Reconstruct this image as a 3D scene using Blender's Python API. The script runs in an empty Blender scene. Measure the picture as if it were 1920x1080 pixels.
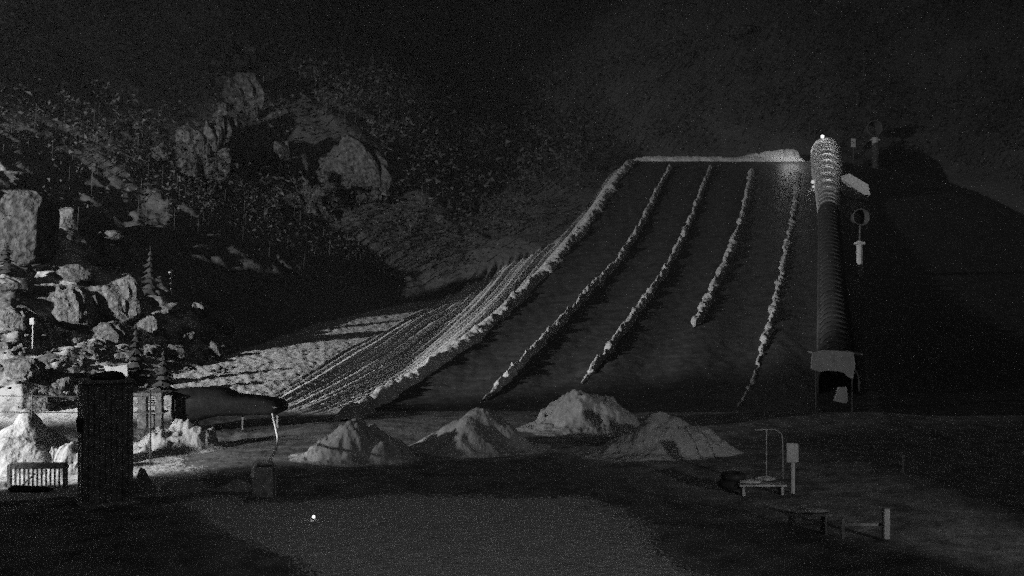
import bpy, math, random
import numpy as np
from mathutils import Vector, Matrix
sc = bpy.context.scene
C = sc.collection

# ------------------------------------------------------------------ camera
CAMZ = 6.0
cam = bpy.data.cameras.new('camera'); co = bpy.data.objects.new('camera', cam); C.objects.link(co)
cam.sensor_width = 36; cam.lens = 36; cam.clip_end = 2000; cam.clip_start = 0.1
co.location = (0, 0, CAMZ); co.rotation_euler = (math.radians(90), 0, 0)
sc.camera = co
F = 1920.0
# ------------------------------------------------------------------ world (moonless night sky)
w = bpy.data.worlds.new('World'); sc.world = w; w.use_nodes = True
bg = w.node_tree.nodes['Background']; wt = w.node_tree; wn = wt.nodes.new('ShaderNodeTexNoise'); wn.inputs['Scale'].default_value = 9; wn.inputs['Detail'].default_value = 3
wr = wt.nodes.new('ShaderNodeMapRange'); wr.inputs[1].default_value = 0.65; wr.inputs[2].default_value = 0.72; wr.inputs[3].default_value = 0.03; wr.inputs[4].default_value = 1.0
wc = wt.nodes.new('ShaderNodeTexCoord'); wt.links.new(wc.outputs['Generated'], wn.inputs['Vector']); wt.links.new(wn.outputs['Fac'], wr.inputs[0]); wt.links.new(wr.outputs[0], bg.inputs[0])
bg.inputs[1].default_value = 0.065          # patchy unseen sky glow, added for ambient fill and sampling grain
w.cycles.sampling_method = 'NONE'
# ------------------------------------------------------------------ lights
def spot(name, loc, target, power, size, radius, blend=0.5):
    l = bpy.data.lights.new(name, 'SPOT'); l.energy = power; l.spot_size = math.radians(size); l.spot_blend = blend
    l.shadow_soft_size = radius
    o = bpy.data.objects.new(name, l); C.objects.link(o); o.location = loc
    o.rotation_euler = (Vector(target) - Vector(loc)).to_track_quat('-Z', 'Y').to_euler()
    return o
FLOOD = (-60, 25, 10)
def aim(az, z): return (-60+60*math.cos(math.radians(az)), 25+60*math.sin(math.radians(az)), z)
spot('slope_floodlight', (-60, 25, 17), aim(51, 7.5), 21000, 56, 0.5, 0.3)       # bank, rocks and berms
spot('yard_lamp', (-26, 27, 5.5), (-16.5, 33.5, .3), 1100, 34, 0.3, 0.4)     # snow heap at the left edge
spot('mound_fill', (-45, 18, 8), (-4, 43.5, .8), 3000, 22, 0.5, 0.5)          # weak fill added for the mounds, no such fixture known
spot('table_fill', (19, 4, 5), (8.6, 30, .9), 500, 19, 0.3, 0.8)  # unseen fill added from the right for the table and box sign
spot('mountain_fill', (-60, 25, 7.5), (-36, 118, 28), 5500, 56, 0.4, 0.6)  # unseen fill added to brighten the clearings on the mountain
spot('building_lamp', (1, 0, 7.5), (-.5, 20.5, 0), 125, 38, 0.2, 0.9)
# ------------------------------------------------------------------ exposure / noise
sc.view_settings.view_transform = 'Standard'; sc.view_settings.look = 'None'
sc.view_settings.gamma = 1; sc.view_settings.exposure = 4.0
cy = sc.cycles
cy.use_denoising = False                     # the photo is a grainy night frame
cy.use_adaptive_sampling = True; cy.adaptive_threshold = 1.0; cy.adaptive_min_samples = 2
cy.max_bounces = 4; cy.diffuse_bounces = 2; cy.volume_bounces = 0; cy.sample_clamp_indirect = 0.05; cy.sample_clamp_direct = 0.1
cy.seed = 7

# ------------------------------------------------------------------ noise
def _hash(ix, iy, s):
    h = (ix.astype(np.int64)*374761393 + iy.astype(np.int64)*668265263 + s*974711) & 0xffffffff
    h = ((h ^ (h >> 13))*1274126177) & 0xffffffff
    h = (h ^ (h >> 16)) & 0xffff
    return h/65535.0
def vn(x, y, s=0):
    ix = np.floor(x); iy = np.floor(y); fx = x-ix; fy = y-iy
    fx = fx*fx*(3-2*fx); fy = fy*fy*(3-2*fy)
    a = _hash(ix, iy, s); b = _hash(ix+1, iy, s); c = _hash(ix, iy+1, s); d = _hash(ix+1, iy+1, s)
    return ((a*(1-fx)+b*fx)*(1-fy) + (c*(1-fx)+d*fx)*fy)*2-1
def fbm(x, y, oct=4, s=0, g=0.5):
    t = 0; a = 1; n = 0
    for k in range(oct):
        t = t + a*vn(x*2**k+k*13.7, y*2**k-k*7.3, s+k); n += a; a *= g
    return t/n
def sst(a, b, x):
    t = np.clip((x-a)/(b-a), 0, 1); return t*t*(3-2*t)
# ------------------------------------------------------------------ terrain
PY = np.array([-50, 40, 49, 58, 66, 75, 84, 93, 105, 115, 124, 132, 139, 143, 155, 200.])
PZ = np.array([0, 0, .1, 1.3, 2.7, 4.4, 6.5, 8.9, 12.3, 15.6, 18.8, 21.4, 23.4, 23.9, 24.3, 25.])
_yy = np.linspace(-50, 200, 2501); _zz = np.interp(_yy, PY, PZ)
_k = np.hanning(61); _k /= _k.sum(); _zz = np.convolve(np.pad(_zz, 30, 'edge'), _k, 'valid')
def P(y): return np.interp(y, _yy, _zz)
def xb(y): return 0.258*(y-49)-7.1
def xt(y): return 16.0+(y-50)*0.3
POLY = np.array([(-300,-100),(-300,120),(-115,98),(-72,62),(-34,48),(-22,46),(-19.5,51),(-18,56),(-16.5,62),(-14.5,76),(-9.4,90),
                 (3.5,101),(9,118),(14,140),(20,150),(60,152),(66,120),(60,80),(58,40),(120,-100)], float)
def pdist(x, y):
    """distance outside POLY (negative inside)"""
    n = len(POLY); d = np.full(x.shape, 1e9); ins = np.zeros(x.shape, bool)
    for i in range(n):
        ax, ay = POLY[i]; bx, by = POLY[(i+1) % n]
        ex, ey = bx-ax, by-ay
        t = np.clip(((x-ax)*ex+(y-ay)*ey)/(ex*ex+ey*ey), 0, 1)
        d = np.minimum(d, np.hypot(x-ax-t*ex, y-ay-t*ey))
        c = ((ay > y) != (by > y)) & (x < (bx-ax)*(y-ay)/((by-ay) if by != ay else 1e-9)+ax)
        ins ^= c
    return np.where(ins, -d, d)
def smax(a, b, k):
    h = np.clip(0.5+0.5*(a-b)/k, 0, 1)
    return b*(1-h)+a*h+k*h*(1-h)
VY = np.array([43, 46, 49, 52, 58, 62, 75, 90, 110, 200.]); VZ = np.array([0, .15, .55, 1.0, 1.8, 2.3, 3.4, 4.8, 6.5, 9.])
def base_z(x, y):
    p = P(y); u = x-xb(y); ur = x-xt(y)
    bank = 0.36+0.3*sst(95, 125, y)
    hill = p - bank*np.maximum(0, -u-0.2) - 0.22*np.maximum(0, ur-2.0)
    V = np.interp(y, VY, VZ)*sst(0, -7, u)
    z = smax(hill, np.maximum(0.22*p, V), 0.6) - 0.15*sst(45, 60, y)
    return z
def terrain(x, y, fine=True):
    d = pdist(x, y); u = x-xb(y); ur = x-xt(y)
    z = base_z(x, y)
    dd = np.maximum(0, d)
    back = sst(90, 150, y)
    z = z + (0.52+0.28*back)*dd + 0.004*dd**1.5
    m = sst(0, 6, d)
    left = m*(1-sst(80, 120, y))*(1-sst(-6, 4, x))
    z = z + m*(fbm(x/14, y/14, 4, 5)*2.4)
    if not fine: return z
    # rocky ledges of the left slope
    r = 1-np.abs(fbm(x/4.2, y/4.2, 4, 11))*2.2
    z = z + left*(r*0.55 + 0.42*fbm(x/1.1, y/1.1, 4, 17))
    z = z + m*(1-left)*0.2*fbm(x/2.2, y/2.2, 3, 19)
    # rough granular snow of the valley floor left of the lanes
    bankm = sst(-1.0, -2.0, u)*sst(46, 52, y)*(1-m)
    wid = np.interp(y, WY, WW)
    ym = WY[np.argmax(WW)]; w2 = np.where(y < ym, wid, WW.max()*0.9+0.1*wid)
    wu = u/w2*11 + 0.7*fbm(x/9, y/22, 2, 23)
    zone = sst(-12.5, -10.5, u/wid*11+0.8*vn(x/2, y/4, 25))
    groove = np.sin(wu*8.2+1.7*vn(wu*0.8, y/40, 31))*0.055 + 0.035*np.sin(wu*15.3+2*vn(wu, y/25, 37)) + 0.13*vn(wu*2.6, y/30, 33)
    gran = 0.085*fbm(x/0.36, y/0.5, 3, 41) + 0.06*fbm(x/0.25, y/0.3, 2, 42)
    z = z + bankm*(zone*(groove*(1+1.6*sst(66, 82, y))+0.25*gran) + (1-zone)*gran)
    # lanes: shallow troughs between the berms
    ln = sst(-0.5, 1.0, u)*(1-sst(20, 24, u))*sst(50, 58, y)*(1-sst(134, 139, y))
    z = z + ln*(0.10*np.cos(2*math.pi*u/5.0) + 0.04*fbm(x/0.6, y/2.5, 3, 47))
    # flat snow in front of the hill
    fl = (1-sst(44, 52, y))*(1-m)
    z = z + fl*(0.10*fbm(x/5, y/5, 3, 53)+0.03*fbm(x/0.7, y/0.9, 3, 59))
    z = z + (sst(-8,-14, x)*sst(30, 34, y)*(1-sst(42, 48, y)))*0.10*fbm(x/0.5, y/0.5, 3, 61)*(1-m)
    # low bank the building lamp lights
    return z
def hit(px, py, fine=True):
    t = np.arange(16, 320, 0.05)
    x = (px-960)/F*t; zr = CAMZ+(540-py)/F*t
    z = terrain(x, t, fine)
    k = np.argmax(z > zr)
    if not (z > zr).any(): k = len(t)-1
    return Vector((float(x[k]), float(t[k]), float(z[k])))
def tz(x, y): return float(terrain(np.array([float(x)]), np.array([float(y)]))[0])
def at(px, py, Y): return Vector(((px-960)/F*Y, Y, CAMZ+(540-py)/F*Y))

_b = [hit(px, py, False) for px, py in [(512,750),(560,722),(600,697),(650,667),(700,640),(760,603),(850,535),(930,500),(1010,468),(1045,455)]]
WY = np.array([p.y for p in _b]); WW = np.array([max(1.2, float(xb(p.y))-p.x) for p in _b])
_o = np.argsort(WY); WY = WY[_o]; WW = WW[_o]; print('bank edge', [(round(a, 1), round(b, 1)) for a, b in zip(WY, WW)])
# ------------------------------------------------------------------ materials (the photograph is monochrome)
def mat(name, v, rough=0.8, vary=0.0, scale=3.0, bump=0.0, bscale=8.0, metal=0.0, vcol=None):
    m = bpy.data.materials.new(name); m.use_nodes = True; nt = m.node_tree; b = nt.nodes['Principled BSDF']
    b.inputs['Roughness'].default_value = rough; b.inputs['Metallic'].default_value = metal
    b.inputs['Base Color'].default_value = (v, v, v, 1)
    try: b.inputs['Specular IOR Level'].default_value = 0.2
    except Exception: pass
    tc = nt.nodes.new('ShaderNodeNewGeometry')
    if vary:
        n = nt.nodes.new('ShaderNodeTexNoise'); n.inputs['Scale'].default_value = scale; n.inputs['Detail'].default_value = 6
        r = nt.nodes.new('ShaderNodeMapRange')
        r.inputs[1].default_value = 0.3; r.inputs[2].default_value = 0.7
        r.inputs[3].default_value = v*(1-vary); r.inputs[4].default_value = min(0.9, v*(1+vary))
        nt.links.new(tc.outputs['Position'], n.inputs['Vector']); nt.links.new(n.outputs['Fac'], r.inputs[0])
        nt.links.new(r.outputs[0], b.inputs['Base Color'])
    if bump:
        n = nt.nodes.new('ShaderNodeTexNoise'); n.inputs['Scale'].default_value = bscale; n.inputs['Detail'].default_value = 5
        bp = nt.nodes.new('ShaderNodeBump'); bp.inputs['Distance'].default_value = bump; bp.inputs['Strength'].default_value = 1.0
        nt.links.new(tc.outputs['Position'], n.inputs['Vector']); nt.links.new(n.outputs['Fac'], bp.inputs['Height'])
        nt.links.new(bp.outputs[0], b.inputs['Normal'])
    return m
M = dict(
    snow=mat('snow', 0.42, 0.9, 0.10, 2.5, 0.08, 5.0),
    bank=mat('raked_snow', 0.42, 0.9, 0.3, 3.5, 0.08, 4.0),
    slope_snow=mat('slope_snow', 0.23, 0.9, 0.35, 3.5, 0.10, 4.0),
    shaded_yard=mat('yard_snow_shade', 0.14, 0.9, 0.5, 1.2, 0.05, 3.0),  # ground outside the lamp pool, its shade put into the colour
    shaded_floor=mat('lane_floor_shade', 0.032, 0.6, 0.5, 1.2, 0.05, 3.0),  # lane floors darkened in the colour to stand for shade
    berm=mat('berm_snow', 0.29, 0.9, 0.2, 4.0, 0.12, 4.0),
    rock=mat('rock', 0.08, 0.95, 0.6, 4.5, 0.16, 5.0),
    foliage=mat('foliage', 0.034, 0.8, 0.4, 1.2),
    bark=mat('bark', 0.07, 0.9, 0.4, 3.0),
    dark=mat('dark_wood', 0.28, 0.8, 0.5, 6.0, 0.02, 20),
    tarp=mat('dark_tarp', 0.035, 0.6, 0.4, 2.0, 0.03, 4),
    wood=mat('weathered_wood', 0.22, 0.85, 0.4, 5.0, 0.01, 30),
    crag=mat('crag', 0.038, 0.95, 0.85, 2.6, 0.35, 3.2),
    pale=mat('pale_paint', 0.28, 0.6, 0.15, 4.0),
    metal=mat('grey_metal', 0.3, 0.5, 0.3, 3.0),
    darkmetal=mat('dark_metal', 0.06, 0.5, 0.3, 3.0),
    rubber=mat('black_rubber', 0.02, 0.6, 0.3, 5.0),
    rope=mat('rope', 0.05, 0.9, 0.2, 9.0),
    hose=mat('pale_hose', 0.75, 0.5, 0.15, 9.0),
)
def emis(name, s):
    m = bpy.data.materials.new(name); m.use_nodes = True; nt = m.node_tree; nt.nodes.remove(nt.nodes['Principled BSDF'])
    e = nt.nodes.new('ShaderNodeEmission'); e.inputs[1].default_value = s
    nt.links.new(e.outputs[0], nt.nodes['Material Output'].inputs[0]); return m
M['bulb'] = emis('lit_bulb', 0.035)
def mount_mat():
    m = mat('mountain_ground', 0.06, 0.95, 0.4, 0.6, 0.25, 1.2)
    nt = m.node_tree; b = nt.nodes['Principled BSDF']
    # snow patches carried by the vertex attribute 'cover', broken by fine scrub
    a = nt.nodes.new('ShaderNodeAttribute'); a.attribute_name = 'cover'
    g = nt.nodes.new('ShaderNodeNewGeometry')
    n = nt.nodes.new('ShaderNodeTexNoise'); n.inputs['Scale'].default_value = 1.1; n.inputs['Detail'].default_value = 8; n.inputs['Roughness'].default_value = 0.7
    nt.links.new(g.outputs['Position'], n.inputs['Vector'])
    ad = nt.nodes.new('ShaderNodeMath'); ad.operation = 'ADD'; nt.links.new(a.outputs['Fac'], ad.inputs[0]); nt.links.new(n.outputs['Fac'], ad.inputs[1])
    r = nt.nodes.new('ShaderNodeMapRange'); r.inputs[1].default_value = 0.9; r.inputs[2].default_value = 1.12; r.inputs[3].default_value = 0.055; r.inputs[4].default_value = 0.3
    nt.links.new(ad.outputs[0], r.inputs[0]); nt.links.new(r.outputs[0], b.inputs['Base Color'])
    return m
M['mount'] = mount_mat()
def cover_mat():
    m = bpy.data.materials.new('translucent_cover'); m.use_nodes = True; nt = m.node_tree; nt.nodes.remove(nt.nodes['Principled BSDF'])
    d = nt.nodes.new('ShaderNodeBsdfDiffuse'); d.inputs[0].default_value = (.3, .3, .3, 1)
    t = nt.nodes.new('ShaderNodeBsdfTranslucent'); t.inputs[0].default_value = (.55, .55, .55, 1)
    mx = nt.nodes.new('ShaderNodeMixShader'); mx.inputs[0].default_value = 0.6
    nt.links.new(d.outputs[0], mx.inputs[1]); nt.links.new(t.outputs[0], mx.inputs[2]); nt.links.new(mx.outputs[0], nt.nodes['Material Output'].inputs[0])
    return m
M['cover'] = cover_mat()

# ------------------------------------------------------------------ mesh helpers
class MB:
    def __init__(s): s.v = []; s.f = []
    def add(s, vs, fs):
        o = len(s.v); s.v += [tuple(v) for v in vs]; s.f += [tuple(i+o for i in f) for f in fs]; return s
    def box(s, c, d, rz=0, bev=0.0, R=None):
        R = R or Matrix.Rotation(rz, 3, 'Z'); c = Vector(c); hx, hy, hz = d[0]/2, d[1]/2, d[2]/2
        b = min(bev, hx*.45, hy*.45, hz*.45)
        if b <= 0:
            vs = [c+R@Vector((x*hx, y*hy, z*hz)) for x in (-1, 1) for y in (-1, 1) for z in (-1, 1)]
            return s.add(vs, [(0,1,3,2),(4,6,7,5),(0,4,5,1),(2,3,7,6),(0,2,6,4),(1,5,7,3)])
        ring = lambda hx, hy, z: [(-hx+b, -hy, z), (hx-b, -hy, z), (hx, -hy+b, z), (hx, hy-b, z), (hx-b, hy, z), (-hx+b, hy, z), (-hx, hy-b, z), (-hx, -hy+b, z)]
        vs = []
        for (a, z) in ((b, -hz), (0, -hz+b), (0, hz-b), (b, hz)): vs += [c+R@Vector(p) for p in ring(hx-a, hy-a, z)]
        fs = [tuple(range(7, -1, -1)), tuple(range(24, 32))]
        for k in range(3):
            for i in range(8): j = (i+1) % 8; fs.append((k*8+i, k*8+j, k*8+8+j, k*8+8+i))
        return s.add(vs, fs)
    def tube(s, pts, r, n=8, cap=True):
        pts = [Vector(p) for p in pts]; rs = r if isinstance(r, (list, tuple)) else [r]*len(pts); vs = []; fs = []
        for i, p in enumerate(pts):
            t = (pts[min(i+1, len(pts)-1)]-pts[max(i-1, 0)]).normalized()
            a = t.cross(Vector((0, 0, 1)) if abs(t.z) < .9 else Vector((1, 0, 0))).normalized(); b = t.cross(a)
            for k in range(n): an = 2*math.pi*k/n; vs.append(p+rs[i]*(a*math.cos(an)+b*math.sin(an)))
        for i in range(len(pts)-1):
            for k in range(n): j = (k+1) % n; fs.append((i*n+k, i*n+j, (i+1)*n+j, (i+1)*n+k))
        if cap: fs.append(tuple(range(n-1, -1, -1))); fs.append(tuple(range((len(pts)-1)*n, len(pts)*n)))
        return s.add(vs, fs)
    def torus(s, c, R, r, axis='Y', n=24, m=10, rz=0):
        vs = []; fs = []; c = Vector(c); Q = Matrix.Rotation(rz, 3, 'Z')
        for i in range(n):
            a = 2*math.pi*i/n
            for j in range(m):
                b = 2*math.pi*j/m; q = R+r*math.cos(b)
                p = (q*math.cos(a), r*math.sin(b), q*math.sin(a)) if axis == 'Y' else (q*math.cos(a), q*math.sin(a), r*math.sin(b))
                vs.append(c+Q@Vector(p))
        for i in range(n):
            for j in range(m): fs.append((i*m+j, ((i+1) % n)*m+j, ((i+1) % n)*m+(j+1) % m, i*m+(j+1) % m))
        return s.add(vs, fs)
    def lump(s, c, d, seed=0, rough=0.25, n=14, m=9, sq=1):
        """irregular closed lump"""
        rnd = np.random.RandomState(seed); off = rnd.rand(2)*100; vs = []; fs = []; c = Vector(c)
        cut = [(Vector(rnd.randn(3)).normalized(), 0.55+0.35*rnd.rand()) for _ in range(5)]
        for i in range(m+1):
            th = math.pi*i/m
            for j in range(n):
                ph = 2*math.pi*j/n; q = Vector((math.sin(th)*math.cos(ph), math.sin(th)*math.sin(ph), math.cos(th)))
                k = 1+(0.10*float(vn(np.array([off[0]+q.x*5+q.z*3]), np.array([off[1]+q.y*5-q.z*4]), seed % 40)[0]) if n > 24 else 0)+rough*float(fbm(np.array([off[0]+q.x*1.6+q.z]), np.array([off[1]+q.y*1.6-q.z*.7]), 3, seed % 50)[0])*1.6
                q2 = q*k
                for nn, dd in cut:
                    e = q2.dot(nn)
                    if e > dd: q2 = q2-nn*(e-dd)*0.8
                if sq != 1: q2 = Vector([math.copysign(abs(v)**sq, v) for v in q2])
                vs.append(c+Vector((q2.x*d[0]/2, q2.y*d[1]/2, q2.z*d[2]/2)))
        for i in range(m):
            for j in range(n): fs.append((i*n+j, (i+1)*n+j, (i+1)*n+(j+1) % n, i*n+(j+1) % n))
        return s.add(vs, fs)
    def build(s, name, m, parent=None, smooth=False, label=None, cat=None, group=None, kind=None):
        me = bpy.data.meshes.new(name); me.from_pydata(s.v, [], s.f); me.validate(); me.update()
        me.materials.append(m if not isinstance(m, str) else M[m])
        if smooth: me.polygons.foreach_set('use_smooth', [True]*len(me.polygons))
        o = bpy.data.objects.new(name, me); C.objects.link(o)
        if parent:
            o.parent = parent; me.transform(Matrix.Translation(-parent.location)); 
        return tag(o, label, cat, group, kind)
def tag(o, label=None, cat=None, group=None, kind=None):
    if label: o['label'] = label
    if cat: o['category'] = cat
    if group: o['group'] = group
    if kind: o['kind'] = kind
    return o
def thing(name, loc, label, cat, group=None):
    o = bpy.data.objects.new(name, None); C.objects.link(o); o.location = loc; return tag(o, label, cat, group)
def np_mesh(name, co_, quads, m, smooth=True):
    me = bpy.data.meshes.new(name); me.vertices.add(len(co_)); me.vertices.foreach_set('co', co_.astype(np.float32).ravel())
    me.loops.add(quads.size); me.loops.foreach_set('vertex_index', quads.astype(np.int32).ravel())
    me.polygons.add(len(quads)); me.polygons.foreach_set('loop_start', np.arange(0, quads.size, 4, dtype=np.int32))
    me.update(calc_edges=True); me.polygons.foreach_set('use_smooth', np.full(len(quads), smooth))
    me.materials.append(M[m]); o = bpy.data.objects.new(name, me); C.objects.link(o); return o

# ------------------------------------------------------------------ ground, hill and mountain as one fan-shaped sheet cut in three
NX = 800
rat = np.concatenate([np.linspace(-4, -0.62, 60, endpoint=False), np.linspace(-0.62, 0.62, NX), np.linspace(0.62, 4, 61)[1:]])
ys = [6.0]
while ys[-1] < 430: ys.append(ys[-1]*(1.0035 if ys[-1] > 17 and ys[-1] < 160 else 1.02))
ys = np.array(ys)
Yg, Rg = np.meshgrid(ys, rat, indexing='ij'); Xg = Rg*Yg
Zg = terrain(Xg, Yg)
dg = pdist(Xg, Yg)
def cover_fn(x, y):
    """how snowy the mountain ground is (world-space patches)"""
    c = 0.12*fbm(x/16, y/16, 3, 71)
    px = 960+F*x/np.maximum(y, 1)
    return c
ny, nx = Yg.shape
idx = np.arange(ny*nx).reshape(ny, nx)
quads = np.stack([idx[:-1, :-1], idx[:-1, 1:], idx[1:, 1:], idx[1:, :-1]], -1).reshape(-1, 4)
cen = (dg[:-1, :-1]+dg[1:, 1:])[..., None].reshape(-1)/2; cen_x = (Xg[:-1, :-1]+Xg[1:, 1:]).reshape(-1)/2; cy_ = (Yg[:-1, :-1]+Yg[1:, 1:]).reshape(-1)/2
allv = np.stack([Xg.ravel(), Yg.ravel(), Zg.ravel()], 1)
# clearings on the mountain: centre pixel traced, then kept as world-space ellipses (x, y, rx, ry, amount)
CLEAR = []
for (px, py, wx, hy, am) in [(455,90,60,50,.28),(430,150,70,60,.34),(365,250,60,50,.40),(370,310,80,60,.42),(345,345,60,40,.38),(425,240,40,60,.30),
        (545,290,70,35,.42),(530,330,90,35,.40),(650,320,90,50,.42),(590,370,70,35,.36),(480,340,60,40,.30),(15,335,45,25,.5),(1375,60,50,18,.34),(930,30,50,25,.26),
        (30,430,60,110,.52),(180,450,140,50,.34),(120,390,60,50,.3),(700,350,60,40,.25),(1090,185,60,30,.2),(1010,240,90,30,.16),(240,480,60,40,.4),(150,400,300,160,.10),(1800,560,160,220,.12),(1700,350,60,90,.14)]:
    p = hit(px, py, False); q = hit(px, py-hy*0.5, False); s_ = max(2.0, abs(q.y-p.y)+1.0)
    CLEAR.append((p.x, p.y, wx/F*p.y*0.6, min(s_, 14)*1.1, am))
def cover(x, y):
    c = 0.10*fbm(x/13, y/13, 3, 71)+0.02-0.25*sst(0, 25, x)
    for cx, cy2, rx, ry, am in CLEAR:
        c = np.maximum(c, am*np.clip(1.35-np.hypot((x-cx)/rx, (y-cy2)/ry)*(1+0.35*fbm(x/3, y/3, 2, 77)), 0, 1)**.5)
    lowleft = (1-sst(60, 84, y+0.3*(x+25)))*(x < -5)
    c = np.maximum(c, lowleft*(0.50+0.16*fbm(x/2.5, y/2.5, 3, 79)))
    return c
def cut(name, mask, m):
    q = quads[mask]; used, inv = np.unique(q, return_inverse=True)
    o = np_mesh(name, allv[used], inv.reshape(q.shape), m); o['kind'] = 'structure'
    if m == 'mount':
        a = o.data.attributes.new('cover', 'FLOAT', 'POINT'); v = allv[used]; a.data.foreach_set('value', cover(v[:, 0], v[:, 1]).astype(np.float32))
    return o
mt = cen > 0.0
cut('mountainside', mt, 'mount')
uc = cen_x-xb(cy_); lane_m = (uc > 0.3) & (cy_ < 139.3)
bank_m = (uc <= 0.3) & (uc > -np.interp(cy_, WY, WW)) & (cy_ > 48)
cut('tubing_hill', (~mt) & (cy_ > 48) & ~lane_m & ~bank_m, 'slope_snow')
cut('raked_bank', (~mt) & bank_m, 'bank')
cut('lane_surface', (~mt) & (cy_ > 48) & lane_m, 'shaded_floor')  # lane floors, shade carried by the dark material
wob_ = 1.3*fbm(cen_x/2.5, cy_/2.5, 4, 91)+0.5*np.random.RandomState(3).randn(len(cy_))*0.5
shade_m = ((cy_ > 28.2+wob_) | (cen_x > 2.2+(27-cy_)*.33+wob_) | (cen_x < -7+(25-cy_)*.7+wob_)) & (cen_x > -9.5-0.35*np.clip(cy_-30, 0, 30)+wob_-30*(cy_ < 28.5))  # mask follows the edges of the shade and the lamp pool
cut('snow_ground', (~mt) & (cy_ <= 48) & ~shade_m, 'snow')
cut('shaded_ground', (~mt) & (cy_ <= 48) & shade_m, 'shaded_yard')  # same ground, painted darker where no light reaches
g = MB(); g.add([(-600, -300, -.8), (600, -300, -.8), (600, 500, -.8), (-600, 500, -.8)], [(0, 1, 2, 3)]); g.build('far_ground', 'snow', kind='structure')

# ------------------------------------------------------------------ snow berms between the lanes
def ridge(name, pix, wid, hei, seed, label, group, mid=None, pts=None, t0=1.5, t1=1.5):
    if pts is None: pts = [hit(x, y, False) for x, y in pix]
    d = [0]
    for a, b in zip(pts, pts[1:]): d.append(d[-1]+(b-a).length)
    n = int(d[-1]/0.16)+2; s = np.linspace(0, d[-1], n)
    X = np.interp(s, d, [p.x for p in pts]); Y = np.interp(s, d, [p.y for p in pts])
    k = np.hanning(25); k /= k.sum()
    if n > 60:
        X = np.convolve(np.pad(X, 12, 'reflect', reflect_type='odd'), k, 'valid'); Y = np.convolve(np.pad(Y, 12, 'reflect', reflect_type='odd'), k, 'valid')
    tx, ty = np.gradient(X), np.gradient(Y); L = np.hypot(tx, ty); nx_, ny_ = -ty/L, tx/L
    m = 15; a = np.linspace(-1, 1, m)
    S, A = np.meshgrid(s, a, indexing='ij')
    end = sst(-.2*t0, t0, S)*sst(-.2*t1, t1, d[-1]-S)
    W = wid*(0.45+0.55*end)*(1+0.45*vn(S/2.3, S*0+seed, seed)+0.2*vn(S/.6, S*0+seed, seed+8))
    gx = X[:, None]+nx_[:, None]*A*W+0.12*vn(S/0.7, A*0, seed+1); gy = Y[:, None]+ny_[:, None]*A*W
    prof = np.clip(1-A*A, 0, 1)**0.8
    ru = 0.3 if name == 'snow_ridge' else 1.0
    H = hei*(1+0.35*ru*vn(S/1.7, A*0+3, seed+2)+0.3*ru*vn(S/0.5, A*2, seed+3))
    z = terrain(gx, gy)-0.06 + prof*H*(0.25+0.75*end)+prof*end*0.26*fbm(gx/0.34, gy/0.34, 3, seed+5, .6)
    ii = np.arange(n*m).reshape(n, m)
    q = np.stack([ii[:-1, :-1], ii[:-1, 1:], ii[1:, 1:], ii[1:, :-1]], -1).reshape(-1, 4)[:, ::-1]
    o = np_mesh(name, np.stack([gx.ravel(), gy.ravel(), z.ravel()], 1), q, 'berm')
    return tag(o, label, 'snow berm', group)
GB = 'snow berms dividing the tubing lanes'
ridge('snow_berm', [(645,790),(700,757),(745,730),(800,695),(880,640),(950,580),(1000,530),(1050,480),(1098,425),(1150,345),(1185,303)], .6, .52, 3,
      'longest thick lumpy snow berm along the left edge of the lanes beside the raked bank', GB)
ridge('snow_berm', [(905,752),(945,720),(985,680),(1050,610),(1110,545),(1165,485),(1200,428),(1228,370),(1258,314)], .27, .45, 13,
      'second snow berm from the left, running down to the rounded mound in the middle', GB, t0=8)
ridge('snow_berm', [(1090,722),(1115,692),(1150,650),(1200,580),(1240,525),(1275,460),(1300,400),(1333,314)], .27, .42, 23,
      'snow berm running down to the lumpy mound with the pointed left foot', GB, t0=9)
ridge('snow_berm', [(1303,616),(1325,570),(1345,530),(1372,470),(1392,410),(1402,360),(1410,318)], .33, .42, 33,
      'snow berm that stops short halfway down the slope', GB)
ridge('snow_berm', [(1385,765),(1412,710),(1428,660),(1448,600),(1463,530),(1478,450),(1490,380),(1499,322)], .3, .25, 43,
      'faint snow berm nearest the covered conveyor tunnel', GB, t0=30)
top = [at(px, py, 140) for px, py in [(1183,302),(1250,299),(1330,298),(1400,299),(1440,300),(1480,301),(1508,300)]]
ridge('snow_ridge', None, 1.0, .65, 53, 'level snow ridge along the crest joining the tops of the lanes', None, pts=[Vector((p.x, p.y, 0)) for p in top])
ridge('snow_ridge', None, 1.5, 1.7, 63, 'short bright snow bank on the crest beside the lit tunnel mouth', None,
      pts=[Vector((p.x, p.y+3, 0)) for p in [at(1370,300,141), at(1440,300,141), at(1514,300,141)]], t0=9, t1=.6)

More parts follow.
